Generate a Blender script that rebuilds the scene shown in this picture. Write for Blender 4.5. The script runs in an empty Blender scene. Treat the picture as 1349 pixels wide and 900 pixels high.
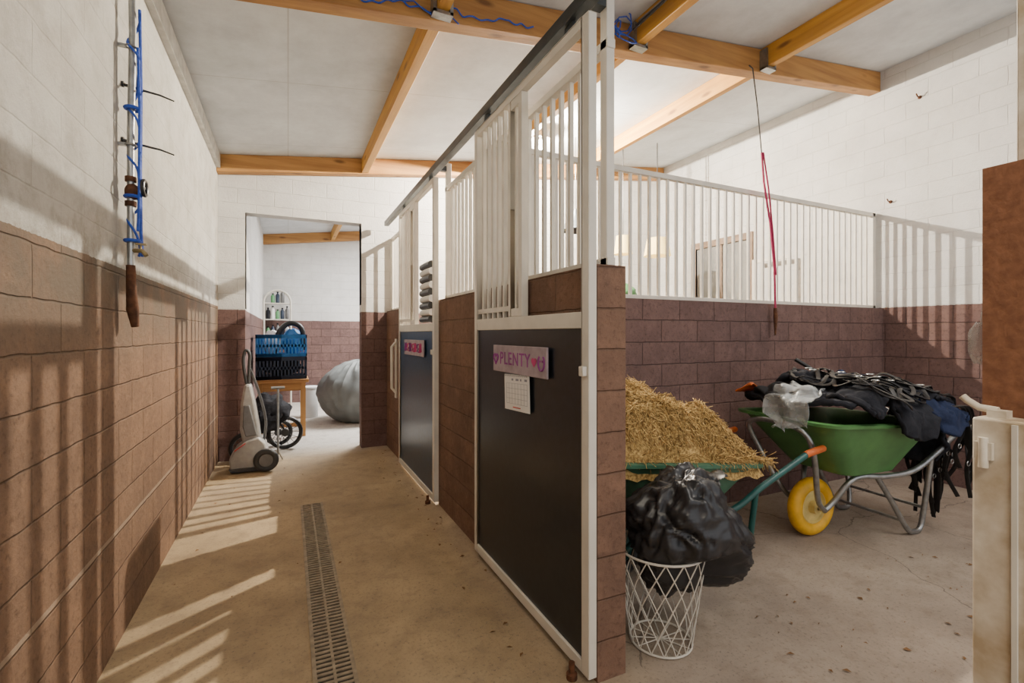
import bpy, bmesh, math, random
from mathutils import Vector, noise, Matrix
random.seed(4)
C = bpy.context.scene.collection
PI = math.pi

# ------------------------------------------------------------------ mesh helper
class MB:
    def __init__(s): s.v = []; s.f = []
    def add(s, vs, fs):
        b = len(s.v); s.v += [tuple(v) for v in vs]; s.f += [tuple(i+b for i in f) for f in fs]
    def box(s, x0, x1, y0, y1, z0, z1):
        a = z0 if callable(z0) else (lambda x: z0)
        b = z1 if callable(z1) else (lambda x: z1)
        s.add([(x0,y0,a(x0)),(x1,y0,a(x1)),(x1,y1,a(x1)),(x0,y1,a(x0)),
               (x0,y0,b(x0)),(x1,y0,b(x1)),(x1,y1,b(x1)),(x0,y1,b(x0))],
              [(0,3,2,1),(4,5,6,7),(0,1,5,4),(1,2,6,5),(2,3,7,6),(3,0,4,7)])
        return s
    def tube(s, pts, r, n=8, closed=False, flat=1.0, caps=True):
        P = [Vector(p) for p in pts]; m = len(P)
        R = r if isinstance(r, (list, tuple)) else [r]*m
        T = []
        for i in range(m):
            if closed: t = P[(i+1) % m]-P[(i-1) % m]
            else: t = P[min(i+1, m-1)]-P[max(i-1, 0)]
            if t.length < 1e-9: t = Vector((0,0,1))
            T.append(t.normalized())
        up = Vector((0,0,1)) if abs(T[0].z) < .9 else Vector((1,0,0))
        nrm = (up-T[0]*up.dot(T[0])).normalized()
        rings = []
        for i in range(m):
            nrm = (nrm-T[i]*nrm.dot(T[i]))
            nrm = nrm.normalized() if nrm.length > 1e-6 else T[i].orthogonal().normalized()
            bi = T[i].cross(nrm)
            rings.append([P[i]+nrm*(math.cos(2*PI*k/n)*R[i]*flat)+bi*(math.sin(2*PI*k/n)*R[i]) for k in range(n)])
        s.loft(rings, wrap=closed, cap=(caps and not closed)); return s
    def loft(s, rings, wrap=False, cap=True, cap0=None, cap1=None, open_ring=False):
        n = len(rings[0]); m = len(rings)
        vs = [p for r in rings for p in r]; fs = []
        for i in range(m if wrap else m-1):
            j = (i+1) % m
            for k in range(n-1 if open_ring else n):
                l = (k+1) % n
                fs.append((i*n+k, i*n+l, j*n+l, j*n+k))
        c0 = cap if cap0 is None else cap0; c1 = cap if cap1 is None else cap1
        if c0: fs.append(tuple(range(n-1, -1, -1)))
        if c1: fs.append(tuple((m-1)*n+k for k in range(n)))
        s.add(vs, fs); return s
    def lathe(s, prof, c=(0,0,0), n=24, axis='z', cap=False):
        rings = []
        for r, h in prof:
            ring = []
            for k in range(n):
                a = 2*PI*k/n; x, y = r*math.cos(a), r*math.sin(a)
                p = {'z': (x, y, h), 'y': (x, h, y), 'x': (h, x, y)}[axis]
                ring.append((c[0]+p[0], c[1]+p[1], c[2]+p[2]))
            rings.append(ring)
        s.loft(rings, cap=cap); return s
    def torus(s, c, R, r, axis='y', n=32, m=10, sq=1.0):
        prof = [(R+r*math.cos(2*PI*k/m), r*sq*math.sin(2*PI*k/m)) for k in range(m+1)]
        return s.lathe(prof, c, n, axis)
    def blob(s, c, rad, n=32, m=20, disp=None):
        rings = []
        for i in range(1, m):
            th = PI*i/m; ring = []
            for k in range(n):
                a = 2*PI*k/n
                d = Vector((math.sin(th)*math.cos(a), math.sin(th)*math.sin(a), -math.cos(th)))
                e = 1+(disp(d) if disp else 0)
                ring.append((c[0]+d.x*rad[0]*e, c[1]+d.y*rad[1]*e, c[2]+d.z*rad[2]*e))
            rings.append(ring)
        s.loft(rings, cap=True); return s
    def move(s, dx, dy, dz):
        s.v = [(v[0]+dx, v[1]+dy, v[2]+dz) for v in s.v]; return s

def mesh_obj(mb, name, mat, parent=None, off=(0,0,0), sharp=38, bevel=0, subsurf=0, solid=0):
    me = bpy.data.meshes.new(name)
    me.from_pydata([(v[0]-off[0], v[1]-off[1], v[2]-off[2]) for v in mb.v], [], mb.f)
    bm = bmesh.new(); bm.from_mesh(me)
    bmesh.ops.remove_doubles(bm, verts=bm.verts, dist=1e-6)
    bmesh.ops.recalc_face_normals(bm, faces=bm.faces)
    for f in bm.faces: f.smooth = True
    for e in bm.edges:
        if len(e.link_faces) == 2:
            if e.calc_face_angle(0) > math.radians(sharp): e.smooth = False
    bm.to_mesh(me); bm.free()
    me.materials.append(mat)
    o = bpy.data.objects.new(name, me); C.objects.link(o)
    if parent: o.parent = parent
    if bevel:
        b = o.modifiers.new('bevel', 'BEVEL'); b.width = bevel; b.segments = 2; b.limit_method = 'ANGLE'
    if solid:
        b = o.modifiers.new('solid', 'SOLIDIFY'); b.thickness = solid; b.offset = 0
    if subsurf:
        b = o.modifiers.new('sub', 'SUBSURF'); b.levels = subsurf; b.render_levels = subsurf
    return o

def tag(o, label, cat, group=None, kind=None):
    if label: o['label'] = label
    if cat: o['category'] = cat
    if group: o['group'] = group
    if kind: o['kind'] = kind
    return o
def thing(name, label, cat, loc=(0,0,0), rz=0, group=None):
    o = bpy.data.objects.new(name, None); C.objects.link(o)
    o.location = loc; o.rotation_euler = (0,0,rz); o.empty_display_size = .1
    return tag(o, label, cat, group)
def part(mb, name, mat, root, parent=None, world=True, **k):
    off = tuple(root.location) if world else (0,0,0)
    return mesh_obj(mb, name, mat, parent or root, off, **k)
def solo(mb, name, mat, label, cat, group=None, kind=None, loc=None, rz=0, **k):
    if loc is None:
        xs = [v[0] for v in mb.v]; ys = [v[1] for v in mb.v]; zs = [v[2] for v in mb.v]
        c = ((min(xs)+max(xs))/2, (min(ys)+max(ys))/2, min(zs))
        o = mesh_obj(mb, name, mat, None, c, **k); o.location = c
    else:
        o = mesh_obj(mb, name, mat, None, **k); o.location = loc; o.rotation_euler = (0,0,rz)
    return tag(o, label, cat, group, kind)
def struct(mb, name, mat, **k):
    o = mesh_obj(mb, name, mat, None, **k); o['kind'] = 'structure'; return o

# ------------------------------------------------------------------ materials
def newmat(name):
    m = bpy.data.materials.new(name); m.use_nodes = True
    nt = m.node_tree; return m, nt, nt.nodes['Principled BSDF']
def N(nt, t, **k):
    n = nt.nodes.new(t)
    for a, b in k.items(): setattr(n, a, b)
    return n
def math_(nt, op, a, b=None, clamp=False):
    n = N(nt, 'ShaderNodeMath', operation=op); n.use_clamp = clamp
    for i, v in enumerate([a, b]):
        if v is None: continue
        if isinstance(v, (int, float)): n.inputs[i].default_value = v
        else: nt.links.new(v, n.inputs[i])
    return n.outputs[0]
def mixc(nt, f, a, b, mode='MIX'):
    n = N(nt, 'ShaderNodeMix', data_type='RGBA', blend_type=mode)
    for s, v in ((0, f), (6, a), (7, b)):
        if isinstance(v, (int, float)): n.inputs[s].default_value = v
        elif isinstance(v, tuple): n.inputs[s].default_value = (*v, 1)
        else: nt.links.new(v, n.inputs[s])
    return n.outputs[2]
def noisen(nt, scale, detail=4, vec=None, rough=.55):
    n = N(nt, 'ShaderNodeTexNoise'); n.inputs['Scale'].default_value = scale
    n.inputs['Detail'].default_value = detail; n.inputs['Roughness'].default_value = rough
    if vec is not None: nt.links.new(vec, n.inputs['Vector'])
    return n.outputs['Fac']
def ramp(nt, f, lo, hi):
    n = N(nt, 'ShaderNodeMapRange'); nt.links.new(f, n.inputs[0])
    n.inputs[1].default_value = lo; n.inputs[2].default_value = hi
    return n.outputs[0]
def bump(nt, b, h, strength=.4, dist=.01):
    n = N(nt, 'ShaderNodeBump'); n.inputs['Strength'].default_value = strength
    n.inputs['Distance'].default_value = dist
    nt.links.new(h, n.inputs['Height']); nt.links.new(n.outputs[0], b.inputs['Normal'])

def simple(name, col, rough=.5, metal=0, var=.15, scale=12, bmp=.1, spec=.5, col2=None, alpha=1, trans=0, emit=0, coat=0):
    m, nt, b = newmat(name)
    tc = N(nt, 'ShaderNodeTexCoord')
    f = noisen(nt, scale, 5, tc.outputs['Object'])
    c2 = col2 or tuple(c*(1-var*2) for c in col)
    nt.links.new(mixc(nt, ramp(nt, f, .35, .65), col, c2), b.inputs['Base Color'])
    b.inputs['Roughness'].default_value = rough; b.inputs['Metallic'].default_value = metal
    b.inputs['Specular IOR Level'].default_value = spec
    b.inputs['Alpha'].default_value = alpha; b.inputs['Transmission Weight'].default_value = trans
    b.inputs['Coat Weight'].default_value = coat
    if emit:
        b.inputs['Emission Color'].default_value = (*col, 1); b.inputs['Emission Strength'].default_value = emit
    if bmp: bump(nt, b, f, bmp, .01)
    return m

def mixf(nt, f, a, b):
    n = N(nt, 'ShaderNodeMix', data_type='FLOAT'); nt.links.new(f, n.inputs[0]); n.inputs[2].default_value = a; n.inputs[3].default_value = b
    return n.outputs[0]
def block_mat(name, lowA, lowB, upA, upB, split, stain_shade=0, band=False, mort=(.07,.045,.035), jf=.6, upj=.16, bw=.3):
    m, nt, b = newmat(name)
    g = N(nt, 'ShaderNodeNewGeometry'); sp = N(nt, 'ShaderNodeSeparateXYZ')
    nt.links.new(g.outputs['Position'], sp.inputs[0])
    u = math_(nt, 'ADD', sp.outputs[0], sp.outputs[1])
    z = sp.outputs[2]
    cb = N(nt, 'ShaderNodeCombineXYZ'); nt.links.new(u, cb.inputs[0]); nt.links.new(z, cb.inputs[1])
    n0 = N(nt, 'ShaderNodeTexNoise'); n0.inputs['Scale'].default_value = 9; nt.links.new(g.outputs['Position'], n0.inputs['Vector'])
    vm = N(nt, 'ShaderNodeVectorMath', operation='MULTIPLY_ADD')
    nt.links.new(n0.outputs['Color'], vm.inputs[0]); vm.inputs[1].default_value = (.014,.014,0); nt.links.new(cb.outputs[0], vm.inputs[2])
    br = N(nt, 'ShaderNodeTexBrick'); nt.links.new(vm.outputs[0], br.inputs['Vector'])
    br.inputs['Scale'].default_value = 1; br.inputs['Brick Width'].default_value = bw
    br.inputs['Row Height'].default_value = .15; br.inputs['Mortar Size'].default_value = .005
    br.inputs['Mortar Smooth'].default_value = .8
    br.inputs['Color1'].default_value = (1,1,1,1); br.inputs['Color2'].default_value = (.80,.80,.82,1); br.inputs['Mortar'].default_value = (.9,.9,.9,1)
    n1 = noisen(nt, 2.2, 6, g.outputs['Position'], .65); n2 = noisen(nt, 45, 6, g.outputs['Position'], .75)
    n4 = noisen(nt, 12, 6, g.outputs['Position'], .7)
    low = mixc(nt, ramp(nt, n1, .35, .65), lowA, lowB)
    low = mixc(nt, .8, low, br.outputs['Color'], 'MULTIPLY')
    low = mixc(nt, math_(nt, 'MULTIPLY', ramp(nt, n4, .48, .68), .35), low, tuple(c*1.35 for c in lowA))
    low = mixc(nt, math_(nt, 'MULTIPLY', ramp(nt, n2, .52, .66), .65), low, tuple(c*.35 for c in lowA))
    low = mixc(nt, math_(nt, 'MULTIPLY', br.outputs['Fac'], jf), low, mort)
    up = mixc(nt, ramp(nt, n1, .35, .7), upA, upB)
    up = mixc(nt, math_(nt, 'MULTIPLY', br.outputs['Fac'], upj), up, (.3,.27,.24))
    up = mixc(nt, math_(nt, 'MULTIPLY', ramp(nt, n2, .6, .72), .25), up, (.35,.31,.26))
    zz = math_(nt, 'ADD', z, math_(nt, 'MULTIPLY', n2, .016))
    isup = math_(nt, 'GREATER_THAN', zz, split+.008)
    if stain_shade:
        s1 = math_(nt, 'DIVIDE', math_(nt, 'SUBTRACT', z, split-.42), .3, clamp=True)
        s2 = math_(nt, 'MULTIPLY', s1, ramp(nt, noisen(nt, 3.5, 8, g.outputs['Position'], .65), .3, .55))
        low = mixc(nt, math_(nt, 'MULTIPLY', s2, stain_shade), low, (.135,.11,.082))  # top brown courses darkened in colour for the door rail's shadow
        up = mixc(nt, math_(nt, 'MULTIPLY', ramp(nt, noisen(nt, 5, 9, g.outputs['Position'], .75), .46, .68), .6), up, (.29,.26,.215))
        s3 = math_(nt, 'SUBTRACT', 1, math_(nt, 'DIVIDE', math_(nt, 'SUBTRACT', z, split), .35, clamp=True), clamp=True)
        s4 = math_(nt, 'MULTIPLY', s3, ramp(nt, n4, .45, .62))
        up = mixc(nt, math_(nt, 'MULTIPLY', s4, .5), up, (.20,.155,.11))
    col = mixc(nt, isup, low, up)
    if band:
        d = math_(nt, 'ABSOLUTE', math_(nt, 'SUBTRACT', z, .457))
        col = mixc(nt, math_(nt, 'MULTIPLY', math_(nt, 'LESS_THAN', d, .008), .55), col, (.42,.33,.24))
    nt.links.new(col, b.inputs['Base Color']); b.inputs['Roughness'].default_value = .8
    b.inputs['Specular IOR Level'].default_value = .2
    h = math_(nt, 'SUBTRACT', math_(nt, 'ADD', math_(nt, 'MULTIPLY', n2, .7), math_(nt, 'MULTIPLY', n4, .5)), math_(nt, 'MULTIPLY', br.outputs['Fac'], mixf(nt, isup, 1.0, upj*4)))
    bump(nt, b, h, .8, .009)
    return m

def wood_mat(name, a, bcol, axis):
    m, nt, b = newmat(name)
    g = N(nt, 'ShaderNodeNewGeometry'); mp = N(nt, 'ShaderNodeMapping')
    mp.inputs['Scale'].default_value = {'x': (1.2,22,22), 'y': (22,1.2,22), 'z': (22,22,1.2)}[axis]
    nt.links.new(g.outputs['Position'], mp.inputs[0])
    f = noisen(nt, 1.0, 5, mp.outputs[0], .6); f2 = noisen(nt, 1.6, 3, g.outputs['Position'])
    col = mixc(nt, ramp(nt, f, .35, .68), a, bcol)
    col = mixc(nt, math_(nt, 'MULTIPLY', ramp(nt, f2, .55, .75), .4), col, tuple(c*.45 for c in a))
    mk = N(nt, 'ShaderNodeMapping'); mk.inputs['Scale'].default_value = {'x': (3,9,9), 'y': (9,3,9), 'z': (9,9,3)}[axis]
    nt.links.new(g.outputs['Position'], mk.inputs[0])
    vo = N(nt, 'ShaderNodeTexVoronoi'); vo.inputs['Scale'].default_value = .9; nt.links.new(mk.outputs[0], vo.inputs['Vector'])
    kn = math_(nt, 'SUBTRACT', 1, ramp(nt, vo.outputs['Distance'], .08, .2), clamp=True)
    col = mixc(nt, math_(nt, 'MULTIPLY', kn, .75), col, (.10,.035,.012))
    nt.links.new(col, b.inputs['Base Color']); b.inputs['Roughness'].default_value = .6
    bump(nt, b, f, .25, .005); return m

def floor_mat():
    m, nt, b = newmat('worn_concrete')
    g = N(nt, 'ShaderNodeNewGeometry'); sp = N(nt, 'ShaderNodeSeparateXYZ'); nt.links.new(g.outputs['Position'], sp.inputs[0])
    n1 = noisen(nt, 1.6, 8, g.outputs['Position'], .65); n2 = noisen(nt, 70, 5, g.outputs['Position'], .75); n3 = noisen(nt, 9, 6, g.outputs['Position'], .7)
    warm = mixc(nt, ramp(nt, n1, .35, .65), (.49,.365,.21), (.31,.225,.13))
    cool = mixc(nt, ramp(nt, n1, .35, .65), (.40,.325,.255), (.265,.21,.165))
    col = mixc(nt, ramp(nt, sp.outputs[0], .8, 1.3), warm, cool)
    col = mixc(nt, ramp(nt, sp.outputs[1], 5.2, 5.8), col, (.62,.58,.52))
    col = mixc(nt, math_(nt, 'MULTIPLY', ramp(nt, n3, .5, .7), .45), col, (.18,.13,.09))
    col = mixc(nt, math_(nt, 'MULTIPLY', ramp(nt, n2, .54, .66), .65), col, (.13,.10,.08))
    nz = N(nt, 'ShaderNodeTexNoise'); nz.inputs['Scale'].default_value = 3; nz.inputs['Detail'].default_value = 6; nt.links.new(g.outputs['Position'], nz.inputs['Vector'])
    vm = N(nt, 'ShaderNodeVectorMath', operation='MULTIPLY_ADD'); nt.links.new(nz.outputs['Color'], vm.inputs[0]); vm.inputs[1].default_value = (.25,.25,.25); nt.links.new(g.outputs['Position'], vm.inputs[2])
    vo = N(nt, 'ShaderNodeTexVoronoi', feature='DISTANCE_TO_EDGE'); vo.inputs['Scale'].default_value = .8; nt.links.new(vm.outputs[0], vo.inputs['Vector'])
    cr = math_(nt, 'MULTIPLY', math_(nt, 'LESS_THAN', vo.outputs['Distance'], .0026), math_(nt, 'GREATER_THAN', sp.outputs[0], 1.2))
    col = mixc(nt, math_(nt, 'MULTIPLY', cr, .6), col, (.08,.06,.05))
    nt.links.new(col, b.inputs['Base Color']); b.inputs['Roughness'].default_value = .75
    bump(nt, b, math_(nt, 'ADD', n2, math_(nt, 'MULTIPLY', n3, 1.5)), .4, .006)
    return m

def ceil_mat():
    m, nt, b = newmat('ceiling_board')
    g = N(nt, 'ShaderNodeNewGeometry')
    br = N(nt, 'ShaderNodeTexBrick'); nt.links.new(g.outputs['Position'], br.inputs['Vector'])
    br.offset = 0; br.inputs['Scale'].default_value = 1; br.inputs['Brick Width'].default_value = 20
    br.inputs['Row Height'].default_value = 1.25; br.inputs['Mortar Size'].default_value = .004
    n1 = noisen(nt, 1.8, 9, g.outputs['Position'], .72)
    col = mixc(nt, ramp(nt, n1, .38, .66), (.68,.72,.755), (.50,.53,.56))
    col = mixc(nt, math_(nt, 'MULTIPLY', br.outputs['Fac'], .5), col, (.3,.3,.3))
    nt.links.new(col, b.inputs['Base Color']); b.inputs['Roughness'].default_value = .6
    return m

M = {}
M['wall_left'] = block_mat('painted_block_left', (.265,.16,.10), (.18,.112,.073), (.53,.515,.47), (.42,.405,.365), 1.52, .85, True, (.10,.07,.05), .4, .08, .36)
M['wall'] = block_mat('painted_block', (.19,.115,.10), (.135,.083,.076), (.69,.68,.655), (.56,.55,.53), 1.49, 0, False, (.065,.042,.04), .6, .10, .33)
M['brown'] = block_mat('brown_block', (.235,.135,.09), (.155,.092,.066), (.2,.1,.08), (.2,.1,.08), 9, 0, False, (.09,.055,.04), .4)
M['rustpillar'] = simple('rough_rust_brown_render', (.25,.11,.055), .9, col2=(.17,.07,.035), scale=60, bmp=.25)
M['floor'] = floor_mat(); M['ceil'] = ceil_mat()
M['woodx'] = wood_mat('pine_beam_x', (.52,.27,.08), (.33,.15,.045), 'x')
M['woody'] = wood_mat('pine_beam_y', (.60,.31,.05), (.40,.185,.03), 'y')
M['woodz'] = wood_mat('pine_wood', (.55,.29,.09), (.38,.18,.05), 'z')
M['white'] = simple('cream_painted_steel', (.70,.66,.58), .5, var=.06, scale=7, bmp=.03)
M['gatewhite'] = simple('worn_cream_steel', (.72,.66,.56), .5, col2=(.42,.33,.22), scale=14, bmp=.15)
M['black_panel'] = simple('black_phenolic_panel', (.012,.016,.023), .28, var=.2, scale=30, bmp=.02)  # slight bluish sheen mixed into the black base colour
M['daylight_panel'] = simple('daylight_tinted_phenolic_panel', (.012,.045,.10), .28, var=.2, scale=30, bmp=.02)  # blue of reflected daylight put into the panel colour
M['rail'] = simple('dark_galvanised_rail', (.07,.08,.085), .45, .6)
M['galv'] = simple('galvanised_steel', (.42,.43,.43), .4, .9, scale=25)
M['galv_dirty'] = simple('dusty_galvanised', (.38,.30,.20), .6, .2, scale=30, var=.2)
M['dark'] = simple('drain_shade', (.035,.027,.02), .9)
M['rust'] = simple('rusty_iron', (.16,.065,.03), .85, .3, scale=30, var=.3, bmp=.4)
M['brass'] = simple('brass_valve', (.35,.28,.15), .4, .9)
M['black_plastic'] = simple('black_plastic', (.015,.015,.016), .4)
M['blue_rope'] = simple('blue_twine', (.03,.10,.55), .7, scale=60, bmp=.5)
M['green_tub'] = simple('green_plastic', (.09,.25,.075), .42, scale=6, var=.15)
M['teal_tub'] = simple('dark_green_tub', (.07,.20,.12), .5, scale=6, var=.2)
M['teal_tube'] = simple('teal_green_tube', (.015,.10,.09), .4)
M['yellow'] = simple('yellow_tyre', (.85,.46,.02), .5, scale=20, var=.1)
M['yellow2'] = simple('pale_yellow_rim', (.80,.62,.22), .45)
M['orange'] = simple('orange_grip', (.62,.13,.02), .55)
M['straw'] = simple('golden_straw', (.76,.52,.19), .8, col2=(.24,.13,.035), scale=70, bmp=0)
M['cloth_black'] = simple('black_quilted_cloth', (.020,.021,.027), .9, scale=30, bmp=.6, spec=.2)
M['cloth_navy'] = simple('navy_cloth', (.018,.027,.065), .9, scale=30, bmp=.4, spec=.2)
M['cloth_char'] = simple('charcoal_cloth', (.03,.03,.034), .9, scale=30, bmp=.5, spec=.2)
M['cloth_grey'] = simple('grey_cover_fabric', (.19,.205,.20), .6, scale=3, bmp=.5)
M['leather'] = simple('black_leather', (.014,.012,.012), .5, scale=40, bmp=.2)
M['plastic_clear'] = simple('crumpled_clear_plastic', (.62,.66,.68), .15, alpha=.38, scale=18, bmp=.9)
M['pink'] = simple('magenta_rope', (.45,.02,.10), .7, scale=60, bmp=.4)
M['sign'] = simple('weathered_lilac_board', (.42,.34,.38), .7, scale=15, var=.15)
M['purple'] = simple('purple_lettering', (.30,.04,.27), .6)
M['hot_pink'] = simple('pink_lettering', (.60,.05,.22), .6)
M['paper'] = simple('white_paper', (.80,.79,.77), .7, var=.02, bmp=0)
M['ink'] = simple('grey_ink', (.30,.31,.37), .7, bmp=0)
M['red'] = simple('red_ink', (.6,.06,.05), .6, bmp=0)
M['blue_crate'] = simple('blue_crate_plastic', (.02,.20,.55), .4)
M['navy_crate'] = simple('dark_blue_crate_plastic', (.02,.035,.07), .45)
M['applwhite'] = simple('cream_appliance_plastic', (.40,.385,.36), .4)
M['applgrey'] = simple('grey_appliance_plastic', (.18,.18,.18), .4)
M['darkgrey'] = simple('dark_grey_rubber', (.05,.05,.05), .6)
M['shade'] = simple('cream_lamp_shade', (.95,.72,.26), .7, emit=1.5, var=.03)
M['bulb'] = simple('lit_bulb_glass', (1,.95,.85), .3, emit=500, var=0, bmp=0)
M['green'] = simple('green_basket_plastic', (.10,.30,.12), .5)
M['pane'] = simple('dusty_window_pane', (.22,.22,.21), .3, scale=4)
M['leaf'] = simple('dry_leaf', (.22,.11,.04), .9)

m, nt, b = newmat('black_bin_bag'); M['binbag'] = m
tc = N(nt, 'ShaderNodeTexCoord'); f = noisen(nt, 9, 6, tc.outputs['Object'], .6)
mu = N(nt, 'ShaderNodeTexNoise'); mu.noise_type = 'RIDGED_MULTIFRACTAL'; mu.inputs['Scale'].default_value = 7; mu.inputs['Detail'].default_value = 5; mu.inputs['Distortion'].default_value = .7
nt.links.new(tc.outputs['Object'], mu.inputs['Vector'])
nt.links.new(mixc(nt, f, (.012,.012,.014), (.026,.026,.029)), b.inputs['Base Color'])
b.inputs['Roughness'].default_value = .36; bump(nt, b, mu.outputs['Fac'], .75, .012)

# ------------------------------------------------------------------ room
XL, XR, YF, YE = -.62, 4.95, 5.40, 9.5
YN = -1.6
zc = lambda x: 2.97+.126*(x+.62)
struct(MB().box(XL-.2, XR+.2, YN, YE+.2, -.1, 0), 'floor', M['floor'])
struct(MB().box(XL-.2, XR+.2, YN, YE+.2, lambda x: zc(x), lambda x: zc(x)+.06), 'ceiling', M['ceil'])
struct(MB().box(XL-.2, XL, YN, YE+.2, 0, zc(XL-.2)), 'wall_left', M['wall_left'])
struct(MB().box(XR, XR+.2, YN, YE+.2, 0, zc(XR)), 'wall_right', M['wall'])
wf = MB()
DX0, DX1, DZ = -.386, .726, 2.46
wf.box(XL, DX0, YF, YF+.16, 0, lambda x: zc(x)); wf.box(DX1, XR, YF, YF+.16, 0, lambda x: zc(x))
wf.box(DX0, DX1, YF, YF+.16, DZ, lambda x: zc(x))
struct(wf, 'wall_back', M['wall'])
struct(MB().box(XL, XR, YE, YE+.2, 0, lambda x: zc(x)), 'wall_storeroom_back', M['wall'])
struct(MB().box(XL, -.395, YF+.16, YE, 0, lambda x: zc(x)), 'wall_storeroom_left', M['wall'])
FX = .955
WX0, WX1 = 1.0, 1.125
s = MB().box(WX0, WX1, 1.40, 3.38, 0, 1.5); s.box(WX0, WX1, 4.52, YF, 0, 1.5)
struct(s, 'wall_stall_front', M['brown'])
struct(MB().box(WX1, XR, 2.48, 2.62, 0, 1.485), 'wall_partition', M['wall'])
struct(MB().box(WX0, WX1+.1, -.9, .362, 0, 1.513), 'wall_pillar', M['rustpillar'])
struct(MB().box(XL, XL+.035, YN, YF, zc(XL)-.13, zc(XL)-.005), 'trim_1', simple('pale_trim_board', (.60,.59,.56), .6))

def beam_x(y0, y1, d, label):
    return solo(MB().box(XL+.001, XR-.001, y0, y1, lambda x: zc(x)-d, lambda x: zc(x)-.001), 'roof_beam', M['woodx'], label, 'beam', 'main roof beams', bevel=.006)
beam_x(2.50, 2.60, .185, 'thick pine roof beam crossing above the stall partition, nearest in view')
beam_x(5.29, 5.39, .17, 'pine roof beam lying along the end wall above the doorway')
beam_x(9.36, 9.46, .17, 'distant pine roof beam against the storeroom back wall')
def purlin(x, label):
    for (ya, yb, w) in ((YN+.05, 2.499, 'nearest the camera'), (2.601, 5.289, 'beyond the near beam'), (5.57, 9.35, 'in the storeroom')):
        solo(MB().box(x-.035, x+.035, ya, yb, lambda q: zc(q)-.16, lambda q: zc(q)-.001), 'roof_joist', M['woody'], label+', length '+w, 'joist', 'roof joists', bevel=.004)
purlin(.75, 'yellow pine joist above the corridor')
purlin(2.09, 'yellow pine joist with cables along it')
purlin(3.36, 'rightmost yellow pine joist')
for x in (.75, 2.09, 3.36):
    mb = MB(); mb.box(x-.055, x-.037, 2.44, 2.499, zc(x)-.18, zc(x)-.03); mb.box(x+.037, x+.055, 2.44, 2.499, zc(x)-.18, zc(x)-.03); mb.box(x-.055, x+.055, 2.44, 2.499, zc(x)-.184, zc(x)-.165)
    solo(mb, 'joist_bracket', M['galv'], {.75: 'steel joist bracket on the beam over the corridor', 2.09: 'steel joist bracket on the middle joist by the blue twine', 3.36: 'steel joist bracket at the rightmost joist'}[x], 'bracket', 'joist brackets')

# ------------------------------------------------------------------ grilles
def grille(name, label, fixed, a, b_, z0, z1, axis, step, posts, hw=.010):
    if axis == 'y': rt = thing(name, label, 'grille', (fixed, (a+b_)/2, z0), group='steel bar grilles')
    else: rt = thing(name, label, 'grille', ((a+b_)/2, fixed, z0), group='steel bar grilles')
    def bx(mb, p, q, r0, r1, w=.018):
        if axis == 'y': mb.box(fixed-w, fixed+w, p, q, r0, r1)
        else: mb.box(p, q, fixed-w, fixed+w, r0, r1)
        return mb
    part(bx(MB(), a, b_, z0, z0+.03), 'bottom_rail', M['white'], rt, bevel=.003)
    part(bx(MB(), a, b_, z1-.035, z1), 'top_rail', M['white'], rt, bevel=.003)
    for p, zt in posts:
        part(bx(MB(), p-.02, p+.02, z0, zt), 'post', M['white'], rt, bevel=.003)
    n = int((b_-a-.06)/step)
    for i in range(n+1):
        p = a+.05+i*(b_-a-.1)/n
        if any(abs(p-q[0]) < .03 for q in posts): continue
        if axis == 'y': mb = MB().box(fixed-hw, fixed+hw, p-hw, p+hw, z0+.03, z1-.035)
        else: mb = MB().box(p-hw, p+hw, fixed-hw, fixed+hw, z0+.03, z1-.035)
        part(mb, 'bar', M['white'], rt)
    return rt
grille('bar_grille', 'long white steel bar grille on top of the brown block partition behind the wheelbarrows', 2.55, 1.13, XR-.01, 1.485, 2.37, 'x', .083, [(1.155, 2.37), (XR-.04, 2.37)], .009)
grille('bar_grille', 'white bar grille on the block wall behind and beside the nearest stall door', 1.065, 1.405, 3.38, 1.5, 2.33, 'y', .074, [(1.43, 2.75), (2.55, 2.33), (3.35, 2.5)], .009)
grille('bar_grille', 'short white bar grille at the far end by the storeroom doorway', 1.065, 4.52, 5.39, 1.5, 2.33, 'y', .074, [(4.55, 2.5), (5.36, 2.33)], .009)
rt = thing('opening_frame', 'white steel post and header framing the open stall entrance', 'door frame', (1.05, .33, 1.513))
part(MB().box(1.045, 1.09, .29, .338, 1.513, 2.75), 'post', M['gatewhite'], rt, bevel=.003)
part(MB().box(1.045, 1.085, .338, 1.407, 2.70, 2.75), 'header', M['white'], rt, bevel=.003)

rt = thing('sliding_door_rail', 'dark steel sliding door track running above the stall fronts', 'rail', (FX+.02, 2.8, 2.43))
part(MB().box(FX-.005, FX+.043, .1, 5.28, 2.43, 2.48), 'track', M['rail'], rt, bevel=.003)
for y in (1.43, 3.35, 4.55):
    part(MB().box(FX+.043, 1.046, y-.02, y+.02, 2.44, 2.475), 'bracket', M['rail'], rt)

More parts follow.
